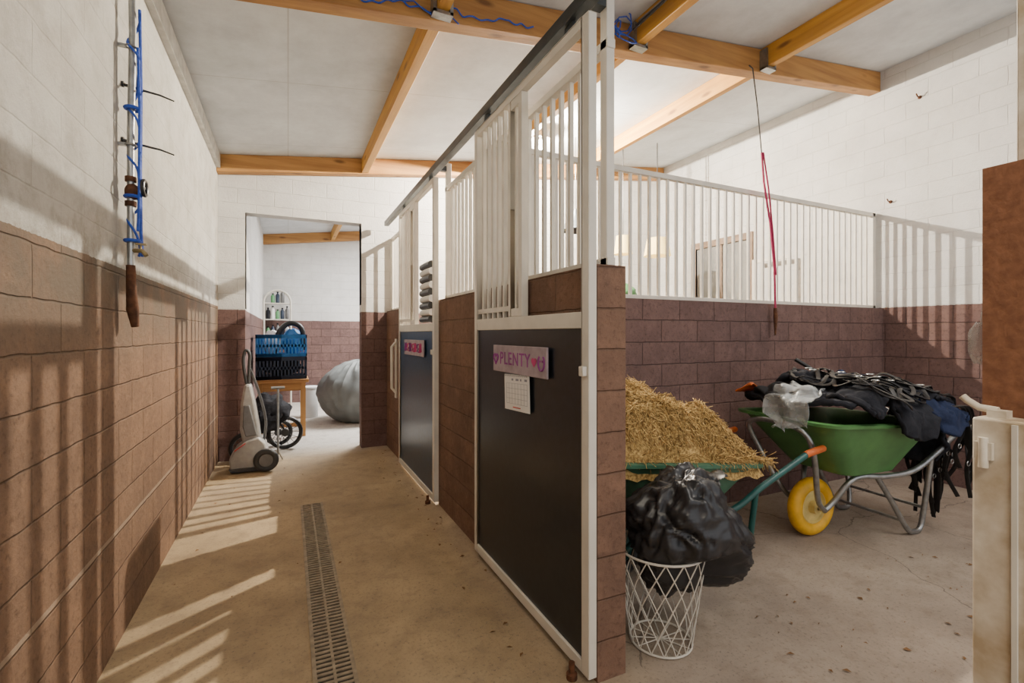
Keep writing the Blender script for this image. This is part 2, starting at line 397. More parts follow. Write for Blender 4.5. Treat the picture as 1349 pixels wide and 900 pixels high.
# ------------------------------------------------------------------ stall doors
def stall_door(y0, y1, yh, yh2, label, pm):
    x0, x1 = FX, FX+.035; b0 = .03
    rt = thing('sliding_stall_door', label, 'stall door', (FX+.018, (y0+y1)/2, 0), group='sliding stall doors')
    fr = MB()
    fr.box(x0, x1, y0, y0+.045, b0, 2.39); fr.box(x0, x1, y1-.04, y1, b0, 2.39)
    for za, zb in ((b0, b0+.045), (1.27, 1.33), (2.355, 2.39)): fr.box(x0, x1, y0+.045, y1-.04, za, zb)
    part(fr, 'frame', M['white'], rt, bevel=.003)
    part(MB().box(x0+.01, x1-.008, y0+.045, y1-.04, b0+.045, 1.27), 'panel', pm, rt)
    hf = MB(); hf.box(x0, x1, yh, yh+.035, 1.33, 2.355); hf.box(x0+.002, x1-.002, yh2-.03, yh2, 1.33, 2.355); hf.box(x0+.002, x1-.002, yh+.035, yh2-.03, 1.33, 1.37); hf.box(x0+.002, x1-.002, yh+.035, yh2-.03, 2.31, 2.355)
    part(hf, 'hatch_frame', M['white'], rt, bevel=.003)
    a, b_ = yh2, y1-.04; n = max(3, round((b_-a)/.068))
    for i in range(1, n):
        p = a+(b_-a)*i/n
        part(MB().box(x0+.008, x0+.026, p-.009, p+.009, 1.33, 2.355), 'bar', M['white'], rt)
    p = (yh+.035+yh2-.03)/2
    part(MB().box(x0+.008, x0+.026, p-.009, p+.009, 1.37, 2.31), 'bar', M['white'], rt)
    part(MB().box(x0+.006, x0+.030, yh2, y1-.04, 1.36, 1.385), 'cross_bar', M['white'], rt)
    for y in (y0+.15, y1-.15):
        part(MB().box(x0+.012, x0+.026, y-.03, y+.03, 2.39, 2.428), 'hanger', M['rail'], rt)
    part(MB().box(x0-.02, x0-.001, y0+.008, y0+.035, 1.10, 1.135), 'latch', M['white'], rt, bevel=.003)
    return rt
stall_door(1.39, 2.52, 1.92, 2.07, 'nearest sliding stall door with black panel, pink sign and calendar', M['black_panel'])
stall_door(3.34, 4.55, 3.92, 4.10, 'farther sliding stall door with daylight-tinted black panel and smaller pink and purple sign', M['daylight_panel'])
for y, w in ((1.46, 'nearest'), (3.42, 'farther')):
    mb = MB().lathe([(0,0),(.020,0),(.020,.02),(.011,.025),(.011,.06),(0,.06)], (.93, y, 0), 12)
    solo(mb, 'floor_guide', M['rust'], 'small rusty floor guide roller under the %s stall door' % w, 'door guide', 'door floor guides')
mb = MB().tube([(.985,4.86,.66),(.95,4.86,.70),(.95,4.86,1.12),(.985,4.86,1.16)], .014, 8); mb.box(.985,.999,4.83,4.89,.60,1.20)
solo(mb, 'pull_handle', M['white'], 'white pull handle plate on the block wall past the farther door', 'handle')

# ------------------------------------------------------------------ signs
def text_mb(body, size, ext=.001):
    cu = bpy.data.curves.new('t', 'FONT'); cu.body = body; cu.size = size; cu.extrude = ext; cu.align_x = 'CENTER'; cu.align_y = 'CENTER'; cu.offset = .0006
    cu.space_character = 1.12
    ob = bpy.data.objects.new('t', cu); C.objects.link(ob)
    dg = bpy.context.evaluated_depsgraph_get()
    me = bpy.data.meshes.new_from_object(ob.evaluated_get(dg))
    mb = MB(); mb.add([tuple(v.co) for v in me.vertices], [tuple(p.vertices) for p in me.polygons])
    bpy.data.objects.remove(ob); return mb
def onto_door(mb, yc, z, x):
    mb.v = [(x-v[2], yc-v[0], z+v[1]) for v in mb.v]; return mb
def heart(cx, cy, s):
    return [(cx+s*math.sin(2*PI*k/28)**3, cy+s*(13*math.cos(2*PI*k/28)-5*math.cos(4*PI*k/28)-2*math.cos(6*PI*k/28)-math.cos(8*PI*k/28))/16) for k in range(28)]
SF = FX-.001
YC = 1.945; hwid = .275
rt = thing('name_sign', 'weathered lilac board with purple lettering and hearts on the nearest stall door', 'sign', (SF, YC, 1.065))
part(MB().box(SF-.010, SF, YC-hwid, YC+hwid, 1.065, 1.195), 'board', M['sign'], rt, bevel=.003)
sx_ = SF-.0105
part(onto_door(text_mb('PLENTY', .085), YC+.03, 1.13, sx_), 'lettering', M['purple'], rt, sharp=20)
hb = MB().tube([(p[0], p[1], 0) for p in heart(-.237, 0, .027)], .0042, 6, closed=True)
part(onto_door(hb, YC, 1.13, sx_-.001), 'outlined_heart', M['purple'], rt)
hb = MB(); P_ = heart(.168, 0, .023); hb.add([(p[0], p[1], .0) for p in P_]+[(p[0], p[1], .002) for p in P_], [tuple(range(28)), tuple(range(28, 56))])
part(onto_door(hb, YC, 1.13, sx_), 'solid_heart', M['hot_pink'], rt)
hb = MB().tube([(.232+.026*math.cos(a), .0+.033*math.sin(a), 0) for a in [PI*(.72)+k*PI*1.56/16 for k in range(17)]], .0042, 6)
part(onto_door(hb, YC, 1.13, sx_-.001), 'horseshoe', M['purple'], rt)
for dx in (-.009, .009):
    part(onto_door(MB().box(.232+dx-.0035, .232+dx+.0035, .002, .010, -.001, .002), YC, 1.13, sx_), 'dot', M['purple'], rt)

YK = 1.965
rt = thing('wall_calendar', 'white paper month calendar pinned below the nearest name sign', 'calendar', (SF, YK, .91))
def tilt(mb, c=(YK, .99), a=math.radians(-2.5)):
    o = []
    for v in mb.v:
        y, z = v[1]-c[0], v[2]-c[1]
        o.append((v[0], c[0]+y*math.cos(a)-z*math.sin(a), c[1]+y*math.sin(a)+z*math.cos(a)))
    mb.v = o; return mb
part(tilt(MB().box(SF-.003, SF-.001, YK-.13, YK+.13, .895, 1.062)), 'sheet', M['paper'], rt)
g = MB()
for i in range(8): g.box(SF-.0036, SF-.003, YK-.11+i*.031, YK-.1087+i*.031, .925, 1.02)
for i in range(5): g.box(SF-.0036, SF-.003, YK-.11, YK+.107, .925+i*.0237, .9261+i*.0237)
for i, w_ in enumerate((.02,.03,.015,.025)): g.box(SF-.0036, SF-.003, YK+.05-i*.045-w_, YK+.05-i*.045, 1.033, 1.043)
part(tilt(g), 'grid', M['ink'], rt)
part(tilt(MB().box(SF-.0036, SF-.003, YK-.04, YK+.04, .907, .912)), 'red_strip', M['red'], rt)
sp = MB()
for i in range(12): sp.torus((SF-.003, YK-.11+i*.02, 1.06), .006, .0012, 'y', 10, 5)
part(tilt(sp), 'spiral', M['ink'], rt)

Y2 = 3.93
rt = thing('name_sign', 'small weathered lilac board with pink and purple scrawl on the farther stall door', 'sign', (SF, Y2, 1.07))
part(MB().box(SF-.010, SF, Y2-.33, Y2+.33, 1.07, 1.20), 'board', M['sign'], rt, bevel=.003)
for j, (dy, mt) in enumerate(((.26,'purple'),(.175,'hot_pink'),(.09,'purple'),(.005,'hot_pink'),(-.08,'hot_pink'),(-.165,'purple'),(-.25,'hot_pink'))):
    sh_ = [(-.03,-.035),(-.02,.035),(.0,-.03),(.02,.035),(.03,-.03)] if j % 2 == 0 else [(.028,.03),(-.02,.03),(-.024,0),(.02,-.002),(-.02,-.03),(.028,-.03)]
    part(onto_door(MB().tube([(a, c, 0) for a, c in sh_], .006, 6), Y2+dy, 1.135, sx_-.001), 'scrawl', M[mt], rt)
rt = thing('bandage_stack', 'stack of rolled black and white leg wraps in the open hatch of the farther door', 'leg wraps', (.97, 3.60, 1.335))
for i in range(9):
    z = 1.362+i*.052
    part(MB().tube([(.972+.004*(i % 2), 3.47, z),(.972, 3.60, z+.002),(.972+.004*(i % 2), 3.74, z)], .026, 10), 'wrap', M['black_plastic' if i % 2 == 0 else 'paper'], rt)

# ------------------------------------------------------------------ drain
rt = thing('floor_drain', 'long dusty slotted drain channel set in the corridor floor', 'drain', (.155, 1.4, .0))
part(MB().box(.095, .215, -.6, 3.75, .0005, .002), 'channel', M['dark'], rt)  # flat dark sheet painted in for the shade inside the drain
fr = MB().box(.080, .095, -.6, 3.75, .0005, .007).box(.215, .230, -.6, 3.75, .0005, .007).box(.080, .230, 3.75, 3.765, .0005, .007)
part(fr, 'frame', M['galv_dirty'], rt)
gr = MB(); y = -.59
while y < 3.74:
    gr.box(.095, .215, y, y+.012, .002, .0065); y += .026
gr.box(.150, .160, -.6, 3.75, .0022, .0068)
part(gr, 'grate', M['galv_dirty'], rt)

# ------------------------------------------------------------------ near gate
rt = thing('near_gate', 'worn cream steel gate edge beside the near rust-brown pillar', 'gate', (.96, .1, 0))
part(MB().box(.935, .985, -.45, .351, .03, 1.125), 'gate_frame', M['gatewhite'], rt, bevel=.004)
part(MB().tube([(.962,.33,1.135),(.962,.352,1.137),(.962,.366,1.146),(.962,.372,1.152)], .0055, 10).box(.952,.972,.318,.34,1.124,1.136), 'latch_knob', M['gatewhite'], rt)
part(MB().lathe([(0,-.022),(.006,-.022),(.006,.022),(0,.022)], (.928,.335,1.075), 12).box(.926,.934,.325,.345,1.065,1.09), 'hinge', M['gatewhite'], rt)
part(MB().box(.931, .936, .300, .306, .03, 1.12), 'seam', M['white'], rt)
mb = MB().blob((1.03, .378, 1.235), (.016,.012,.034), 20, 14, lambda d: .35*noise.noise(d*3.1))
mb.tube([(1.03,.375,1.26),(1.03,.368,1.31)], .004, 6)
solo(mb, 'plastic_wrap', M['plastic_clear'], 'small crumpled clear plastic wrap on the edge of the near rust-brown pillar', 'plastic bag', subsurf=1)

# ------------------------------------------------------------------ left wall pipe
sh = lambda mb: mb.move(0, -.17, -.03)
rt = thing('water_pipe', 'grey water pipe with valve, tap and rusty end on the left wall', 'pipe', (-.58, 2.41, 1.25))
part(sh(MB().tube([(-.58,2.58,1.56),(-.58,2.58,2.1),(-.575,2.585,2.5),(-.58,2.58,2.98)], .013, 10)), 'pipe', M['galv'], rt)
part(sh(MB().tube([(-.58,2.58,1.56),(-.578,2.58,1.45),(-.575,2.585,1.38),(-.57,2.60,1.31)], [.016,.018,.022,.014], 10)), 'rusty_end', M['rust'], rt)
vb = part(sh(MB().blob((-.575,2.58,1.86), (.026,.026,.034), 16, 10).lathe([(0,1.80),(.02,1.80),(.02,1.82),(0,1.82)], (-.58,2.58,0), 12).lathe([(0,1.90),(.02,1.90),(.02,1.92),(0,1.92)], (-.58,2.58,0), 12)), 'valve', M['rust'], rt)
part(sh(MB().torus((-.535,2.58,1.88), .030, .008, 'x', 20, 8).tube([(-.57,2.58,1.88),(-.532,2.58,1.88)], .006, 8)), 'hand_wheel', M['black_plastic'], rt, parent=vb)
part(sh(MB().tube([(-.58,2.58,1.62),(-.54,2.57,1.62),(-.525,2.565,1.60)], .009, 8).tube([(-.545,2.57,1.62),(-.545,2.57,1.645)], .004,6).box(-.562,-.525,2.562,2.578,1.643,1.65)), 'tap', M['brass'], rt)
for z in (2.05, 2.45): part(sh(MB().torus((-.58,2.58,z), .018, .004, 'z', 14, 6).box(-.62,-.595,2.572,2.588,z-.006,z+.006)), 'clip', M['galv'], rt)
pts = []
for k in range(200):
    t = k/199; z = 2.60-t*1.0; a = t*26+3*noise.noise(Vector((t*7,2,0)))
    pts.append((-.570+.020*math.cos(a), 2.582+.019*math.sin(a)+.008*noise.noise(Vector((t*9,0,0))), z))
mb = MB().tube(pts, .005, 6)
mb.tube([(-.555,2.60,2.62),(-.55,2.598,2.3),(-.553,2.602,1.95),(-.55,2.596,1.7),(-.545,2.60,1.60)], .006, 6)
mb.tube([(-.555,2.575,2.45),(-.548,2.572,2.2),(-.55,2.57,1.8),(-.555,2.575,1.70)], .006, 6)
for zk in (2.2, 1.84, 1.66):
    mb.torus((-.575, 2.582, zk), .024, .007, 'z', 16, 6)
solo(sh(mb), 'blue_rope', M['blue_rope'], 'blue twine wound around the water pipe on the left wall', 'rope')
for z, w in ((2.28, 'upper'), (2.05, 'lower')):
    mb = MB().tube([(-.619,2.61,z),(-.55,2.61,z-.012),(-.49,2.61,z-.02),(-.44,2.61,z-.035)], [.007,.005,.004,.003], 6)
    mb.lathe([(0,0),(.012,0),(.012,.008),(0,.008)], (-.6195,2.61,z), 10, 'x')
    solo(mb.move(0,-.16,0), 'wall_hook', M['black_plastic'], '%s thin black hook sticking out of the left wall beside the pipe' % w, 'hook', 'black hooks by the pipe')

pts = [(-.05+i*.012, 2.487+.005*math.sin(i), zc(-.05+i*.012)-.125+.035*noise.noise(Vector((i*.2,0,0)))-.03*math.sin(i*.13)**2) for i in range(115)]
mb = MB().tube(pts, .0045, 5)
mb.tube([(.55+.05*i, 2.483, zc(.6)-.13+.02*math.sin(i*1.7)-.004*i) for i in range(7)], .004, 5)
solo(mb, 'blue_twine', M['blue_rope'], 'blue twine strung along the near roof beam over the corridor', 'rope')
pts = [(1.90+.14*math.sin(i*.55)*(.5+.5*math.cos(i*.2)), 2.44+.03*math.cos(i*.9), zc(2)-.15+.05*math.cos(i*.8)+.003*i) for i in range(40)]
solo(MB().tube(pts, .0045, 5), 'blue_twine', M['blue_rope'], 'tangled blue twine where the middle joist meets the near beam', 'rope')
for k, xo in enumerate((-.052, -.075, -.10)):
    pts = [(2.09+xo, -.9+i*.3, zc(2.09)-.06-.03*k+.008*math.sin(i*1.3+k)) for i in range(12)]
    solo(MB().tube(pts, .007, 6), 'power_cable', M['black_plastic' if k else 'galv'], ['grey cable closest along the middle joist', 'black cable running second from the middle joist', 'black cable hanging lowest beside the middle joist'][k], 'cable', 'cables on the joist')

# lamp with a flat plate added to block its upward light
BXX, BYY = 2.36, 4.38
gy = 1.405+.05; stp = (3.38-1.405-.1)/int((3.38-1.405-.06)/.074)
fr_ = 1.065/BXX; yy = BYY*fr_; k_ = round((yy-gy)/stp-.5); BYY = (gy+(k_+.5)*stp)/fr_
zt_ = zc(BXX)
rt = thing('ceiling_lamp', 'lit bare bulb lamp seen glaring through the bars of the nearest door', 'lamp', (BXX, BYY, zt_-.22))
part(MB().lathe([(0,zt_-.001),(.035,zt_-.004),(.035,zt_-.04),(.022,zt_-.05),(.022,zt_-.09),(0,zt_-.09)], (BXX,BYY,0), 18), 'socket', M['white'], rt)
part(MB().lathe([(.023,zt_-.06),(.11,zt_-.085),(.112,zt_-.088),(.11,zt_-.091),(.023,zt_-.066)], (BXX,BYY,0), 32), 'added_baffle', M['white'], rt)
part(MB().lathe([(.014,zt_-.09),(.028,zt_-.10),(.052,zt_-.13),(.045,zt_-.165),(.02,zt_-.178),(.001,zt_-.180)], (BXX,BYY,0), 18), 'glass', M['bulb'], rt)

rt = thing('hanging_lead_rope', 'black cord and magenta lead rope hanging from the near beam before the partition', 'rope', (3.15, 2.42, 1.25))
part(MB().tube([(3.15,2.47,3.28),(3.15,2.44,3.24),(3.19,2.43,2.95),(3.235,2.43,2.62)], .005, 6), 'cord', M['black_plastic'], rt)
part(MB().tube([(3.235,2.43,2.62),(3.26,2.43,2.4),(3.33,2.43,2.1),(3.38,2.43,1.75),(3.39,2.43,1.45)], .008, 7).tube([(3.24,2.42,2.62),(3.30,2.42,2.35),(3.345,2.42,2.05),(3.385,2.42,1.7)], .006, 6), 'rope', M['pink'], rt)
part(MB().tube([(3.39,2.43,1.45),(3.395,2.43,1.38),(3.39,2.43,1.24)], [.012,.016,.006], 8), 'snap_hook', M['rust'], rt)

# ------------------------------------------------------------------ wheelbarrows
def rring(x0, x1, hw, rad, zf, n=6):
    pts = []
    for cx, cy, a0 in ((x1-rad, hw-rad, 0), (x0+rad, hw-rad, PI/2), (x0+rad, -hw+rad, PI), (x1-rad, -hw+rad, 1.5*PI)):
        for k in range(n+1):
            a = a0+PI/2*k/n; x = cx+rad*math.cos(a); y = cy+rad*math.sin(a); pts.append((x, y, zf(x)))
    return pts
def smooth(p, n=5, closed=False):
    P = [Vector(q) for q in p]; out = []; m = len(P)
    rng = range(m if closed else m-1)
    for i in rng:
        if closed: a, b_, c, d = P[(i-1) % m], P[i], P[(i+1) % m], P[(i+2) % m]
        else: a, b_, c, d = P[max(i-1, 0)], P[i], P[i+1], P[min(i+2, m-1)]
        for k in range(n):
            t = k/n
            out.append(.5*((2*b_)+(c-a)*t+(2*a-5*b_+4*c-d)*t*t+(3*b_-a-3*c+d)*t**3))
    if not closed: out.append(P[-1])
    return out
def wheelbarrow(loc, rz, label, tub, frame, tyre, hubm, grip, zf, zr, zbot, wr=.18, xf=-.27, hz=0):
    rt = thing('wheelbarrow', label, 'wheelbarrow', loc, rz, 'wheelbarrows')
    rim = lambda x: zf+(zr-zf)*((x+.27)/.97)
    L = lambda a, b_, t: a+(b_-a)*t
    mb = MB(); rings = []
    def ring(t, ins=0, dz=0):
        return rring(L(.04,xf,t)+ins, L(.50,.70,t)-ins, L(.20,.33,t)-ins, L(.08,.12,t), lambda x: L(zbot, rim(x), t)+dz)
    for t in (0, .03, .25, .5, .75, .97): rings.append(ring(t))
    rings += [ring(1, -.022, -.012), ring(1, -.024, .004), ring(1, 0, .010), ring(1, .012, 0)]
    for t in (.75, .5, .25, .04): rings.append(ring(t, .010, .008))
    mb.loft(rings, cap=True)
    part(mb, 'tub', tub, rt, world=False, sharp=50)
    part(MB().torus((0,0,wr), wr-.043, .043, 'y', 40, 12, .95), 'tyre', tyre, rt, world=False)
    R = wr-.07
    part(MB().lathe([(R,-.02),(R-.012,-.026),(R-.02,-.012),(.04,-.014),(.035,-.05),(.012,-.052),(.012,.052),(.035,.05),(.04,.014),(R-.02,.012),(R-.012,.026),(R,.02)], (0,0,wr), 32, 'y'), 'wheel_rim', hubm, rt, world=False)
    part(MB().tube([(0,-.10,wr),(0,.10,wr)], .009, 10), 'axle', M['galv'], rt, world=False)
    for s in (-1, 1):
        pts = [(0,.085*s,wr),(.06,.10*s,wr+.05),(.16,.16*s,zbot-.03),(.35,.21*s,zbot-.025),(.55,.25*s,zbot+.0),(.72,.28*s,zbot+.10),(.92,.29*s,zr-.08+hz*.6),(1.06,.29*s,zr-.05+hz)]
        part(MB().tube(smooth(pts), .0165, 10), 'frame_tube', frame, rt, world=False)
        part(MB().tube([(1.05,.29*s,zr-.052+hz),(1.08,.29*s,zr-.046+hz),(1.20,.29*s,zr-.03+hz),(1.21,.29*s,zr-.028+hz)], [.018,.019,.019,.013], 12), 'grip', grip, rt, world=False)
        lp = [(.30,.20*s,zbot-.03),(.42,.21*s,.22),(.54,.22*s,.05),(.60,.22*s,.018),(.67,.22*s,.03),(.69,.23*s,.14),(.69,.27*s,zbot+.07)]
        part(MB().tube(smooth(lp), .0155, 10), 'leg', frame, rt, world=False)
    part(MB().tube([(.50,-.22,.10),(.50,.22,.10)], .010, 8), 'cross_brace', frame, rt, world=False)
    part(MB().tube([(.69,-.235,.16),(.69,.235,.16)], .010, 8), 'cross_brace', frame, rt, world=False)
    hp = [(0,-.09,wr),(-.10,-.12,wr+.09),(-.22,-.19,zf-.22),(-.29,-.20,zf-.08),(-.31,-.12,zf-.03),(-.315,0,zf-.02),(-.31,.12,zf-.03),(-.29,.20,zf-.08),(-.22,.19,zf-.22),(-.10,.12,wr+.09),(0,.09,wr)]
    if xf > -.26: hp = [(p[0]*.8,p[1],p[2]) for p in hp]
    part(MB().tube(smooth(hp), .0155, 10), 'front_hoop', frame, rt, world=False)
    return rt, rim
L1, A1 = (1.49, 1.95, 0), math.radians(-1)
L2, A2 = (2.94, 1.87, 0), math.radians(-4.6)
_, rim1 = wheelbarrow(L1, A1, 'dark green wheelbarrow heaped with straw beside the brown pillar', M['teal_tub'], M['teal_tube'], M['black_plastic'], M['teal_tube'], M['orange'], .70, .59, .36, xf=-.25, hz=.055)
_, rim2 = wheelbarrow(L2, A2, 'bright green wheelbarrow with yellow wheel piled with riding tack', M['green_tub'], M['galv'], M['yellow'], M['yellow2'], M['white'], .75, .70, .41)

def straw_h(x, y):
    r = rim1(x)
    ex = max(0, 1-abs((x-.23)/.47)**4); ey = max(0, 1-abs(y/.315)**2.6)
    t = max(0, (x+.25)/.95)
    slope = .33-.19*t**2
    return r-.055+(slope+.05)*ex**.4*ey**.4+.08*noise.noise(Vector((x*5.5, y*5.5, 0)))*(ex*ey)**.3+.026*noise.noise(Vector((x*17, y*17, 0)))
core = MB(); rings = []
for i in range(37):
    x = -.235+i*.93/36; rings.append([(x, -.315+j*.63/24, straw_h(x, -.315+j*.63/24)-.012) for j in range(25)])
core.loft(rings, open_ring=True, cap=False)
st = MB(); st.v += core.v; st.f += core.f
for i in range(8000):
    x = random.uniform(-.22, .68); y = random.uniform(-.31, .31)
    if random.random() < .45: y = random.uniform(-.31, -.05)
    e = .02
    zx = (straw_h(x+e, y)-straw_h(x-e, y))/(2*e); zy = (straw_h(x, min(.315,y+e))-straw_h(x, max(-.315,y-e)))/(2*e)
    a = random.uniform(-PI, PI); a = a if random.random() < .6 else random.gauss(.1,.5)
    d = Vector((math.cos(a), math.sin(a), max(-1.6,min(1.6,zx))*math.cos(a)+max(-1.6,min(1.6,zy))*math.sin(a)+random.gauss(0, .32))).normalized()
    l = random.uniform(.03, .115); w = random.uniform(.0011, .0023)
    p = Vector((x, y, straw_h(x, y)+random.uniform(-.004, .026)))-d*l*.5
    q = p+d*l; q.x = min(q.x, .74); p.x = max(p.x, -.27); q.x = max(q.x, -.27)
    st.tube([p, (p+q)/2+Vector((random.uniform(-.004,.004),random.uniform(-.004,.004),random.uniform(-.004,.01))), q], [w, w, w*.7], 3)
for i in range(420):
    if i % 2: x = random.uniform(.35,.72); y = -.335
    else: x = random.uniform(-.2,.72); y = -.33
    if i % 5 == 0: x = .71; y = random.uniform(-.3,.2)
    p = Vector((x, y+random.uniform(-.01,.03), rim1(x)+.02+random.uniform(0,.02))); d = Vector((random.uniform(-.7,.7), random.uniform(-.6,0), random.uniform(-.9,.3))).normalized()
    st.tube([p, p+d*random.uniform(.02,.08)], .0015, 3)
solo(st, 'straw_heap', M['straw'], 'golden straw heaped high in the dark green wheelbarrow', 'straw', kind='stuff', loc=L1, rz=A1, sharp=180)

# ------------------------------------------------------------------ wire basket and bin bag
BX, BY = 1.375, 1.49
rt = thing('wire_basket', 'white wire lattice basket standing on the floor by the pillar', 'basket', (BX, BY, 0))
rad = lambda z: .120+.055*(z/.385)
ring = lambda z, r=None: [(BX+(r or rad(z))*math.cos(2*PI*k/40), BY+(r or rad(z))*math.sin(2*PI*k/40), z) for k in range(40)]
part(MB().tube(ring(.385), .0048, 8, closed=True), 'rim', M['white'], rt)
part(MB().tube(ring(.008), .0045, 8, closed=True), 'base_ring', M['white'], rt)
lat = MB()
for k in range(16):
    for s in (-1, 1):
        pts = []
        for j in range(17):
            z = .008+.377*j/16; a = 2*PI*k/16+s*j/16*2*PI/16*3+.15
            pts.append((BX+rad(z)*math.cos(a), BY+rad(z)*math.sin(a), z))
        lat.tube(pts, .0024, 6)
part(lat, 'wire_lattice', M['white'], rt)
bw = MB()
for k in range(6):
    a = PI*k/6; bw.tube([(BX+.12*math.cos(a), BY+.12*math.sin(a), .008), (BX-.12*math.cos(a), BY-.12*math.sin(a), .008)], .0026, 6)
part(bw, 'base_wires', M['white'], rt)
def bagd(d):
    r = .17*noise.noise(d*1.6+Vector((3.1,0,0)))
    a = math.atan2(d.y, d.x)
    for s, am in ((2.6, .10), (5.2, .05), (9, .02)):
        dd = Vector((d.x*s, d.y*s, d.z*s*.8))+Vector((3.1, s, 0))+Vector((noise.noise(d*2), 0, noise.noise(d*2.5)))*.9
        r += am*(1-2.6*abs(noise.noise(dd)))
    r += .016*math.sin(a*17+6*noise.noise(d*2))*max(0, 1-abs(d.z))
    return r-.06
rt = thing('bin_bag', 'stuffed black bin bag slumped on the wire basket against the wheelbarrow', 'bin bag', (1.44, 1.46, .25))
mb = MB(); cx, cy, cz = 1.49, 1.435, .465
rings = []
for i in range(1, 76):
    th = PI*i/76; rr_ = []
    for k in range(130):
        a = 2*PI*k/130; d = Vector((math.sin(th)*math.cos(a), math.sin(th)*math.sin(a), -math.cos(th)))
        e = 1+bagd(d)
        px = d.x*.285*e; py = d.y*.185*e; pz = d.z*.235*e
        if d.z > 0: pz *= 1-.25*max(0, d.x)
        if pz < 0:
            t = min(1, -pz/.26); px = px*(1-.20*t)-.06*t; py = py*(1-.08*t)+.03*t
        pz += -.14*(px/.26) if px > 0 else .0
        X_, Y_, Z_ = cx+px, cy+py, cz+pz
        if Z_ < .42:
            w_ = max(0, min(1, (BX+.22-X_)/.08))*max(0, min(1, (.42-Z_)/.035))
            dx, dy = X_-BX, Y_-BY; L_ = math.hypot(dx, dy); mx = rad(min(Z_, .385))-.010
            if L_ > mx:
                f_ = 1+(mx/L_-1)*w_; X_ = BX+dx*f_; Y_ = BY+dy*f_
        rr_.append((X_, Y_, Z_))
    rings.append(rr_)
mb.loft(rings)
part(mb, 'bag_body', M['binbag'], rt, sharp=180)
kt = MB(); rings = []
for i in range(9):
    t = i/8; rr_ = []
    for k in range(36):
        a = 2*PI*k/36; r = (.075-.07*t if t < .5 else .040+.05*(t-.5))*(1+.22*math.sin(a*5+t*3)+.12*math.sin(a*9))
        rr_.append((1.53+r*math.cos(a)+.07*t, 1.42+r*math.sin(a)*.8, .635+.035*t+.012*t*math.sin(a*4)))
    rings.append(rr_)
kt.loft(rings); part(kt, 'tied_neck', M['binbag'], rt, sharp=180, subsurf=1)

# ------------------------------------------------------------------ tack on green barrow
def surf(x, y, lift=0, seed=0):
    ex0, ex, ey = -.30, .735, .365
    env = max(0, 1-((x-.22)/.56)**4)*max(0, 1-(y/.37)**4)
    pile = .12*env**.6+env**.4*(.07*noise.noise(Vector((x*4.5, y*4.5, 3)))+.03*noise.noise(Vector((x*13, y*13, seed))))
    X, Y = x, y; z = rim2(min(max(x, -.27), .7))+.03+pile+lift; n_ = .014*math.sin(x*26+seed)+.012*math.sin(x*47+seed*2)
    m_ = .014*math.sin(y*31+seed)+.012*math.sin(y*55+seed*2)
    if y < -ey: z -= (-ey-y); Y = -ey-.018-lift*.6+n_*min(1, (-ey-y)*8)-.02*min(1, (-ey-y)*5)
    if y > ey: z -= (y-ey); Y = ey+.012+lift*.5
    if x > ex: z -= (x-ex); X = ex+.018+lift*.6+m_*min(1, (x-ex)*8)
    if x < ex0: z -= (ex0-x); X = ex0-.018-lift*.6+m_*min(1, (ex0-x)*8)
    return Vector((X, Y, z))
def pad(name, cx, cy, lx, ly, rot, mat, label, cat, lift, thick=.014, seed=0, rnd=.3, nx=48, ny=38, crumple=.02, group=None):
    mb = MB(); rings = []
    for i in range(nx+1):
        rr_ = []
        for j in range(ny+1):
            u = -1+2*i/nx; v = -1+2*j/ny
            su = u*math.sqrt(max(0, 1-rnd*v*v)); sv = v*math.sqrt(max(0, 1-rnd*u*u))
            x = su*lx/2; y = sv*ly/2
            X = cx+x*math.cos(rot)-y*math.sin(rot); Y = cy+x*math.sin(rot)+y*math.cos(rot)
            p = surf(X, Y, lift, seed)
            q = Vector((X*11+seed, Y*11, 1))
            p += Vector((noise.noise(q), noise.noise(q+Vector((0,0,4))), abs(noise.noise(q+Vector((0,0,8))))))*crumple*1.5
            rr_.append(p)
        rings.append(rr_)
    mb.loft(rings, open_ring=True, cap=False)
    return solo(mb, name, mat, label, cat, group, None, L2, A2, sharp=180, solid=thick)
pad('saddle_pad', .20, .02, .98, .70, .05, M['cloth_black'], 'large black quilted pad lying lowest in the tack pile', 'saddle pad', 0, .03, 2)
pad('saddle_pad', .34, -.30, .34, .40, -.12, M['cloth_black'], 'black quilted pad hanging over the near side of the green tub', 'saddle pad', .022, .024, 5)
pad('saddle_pad', .03, -.22, .28, .30, .2, M['cloth_black'], 'black pad folded over the near rim left of the quilted pad', 'saddle pad', .026, .022, 6)
pad('horse_blanket', .60, -.24, .26, .50, .3, M['cloth_navy'], 'navy blue pad draped over the rear near corner of the green tub', 'saddle pad', .036, .022, 7)
pad('horse_blanket', .78, -.16, .62, .36, .05, M['cloth_black'], 'black rug hanging down behind the handle end of the green tub', 'horse rug', .05, .024, 8, crumple=.03)
pad('saddle_pad', .52, .10, .42, .38, -.3, M['cloth_navy'], 'dark navy cloth folded at the handle end of the tack pile', 'saddle pad', .06, .03, 9, crumple=.045)
pad('saddle_pad', .15, .10, .42, .36, .4, M['cloth_black'], 'small black pad heaped at the back middle of the tack pile', 'saddle pad', .06, .03, 11, crumple=.05)
pad('plastic_sheet', -.29, -.10, .32, .26, .1, M['plastic_clear'], 'crumpled clear plastic bag hanging over the wheel end of the green tub', 'plastic bag', .045, .003, 3, crumple=.04)
pad('folded_cloth', -.10, .06, .34, .40, .1, M['cloth_char'], 'folded charcoal cloth lying at the wheel end of the green tub', 'cloth', .03, .026, 13, crumple=.035)
pad('orange_cloth', -.24, .26, .10, .12, .1, M['orange'], 'small orange cloth on the front rim of the green tub', 'cloth', .045, .008, 14)
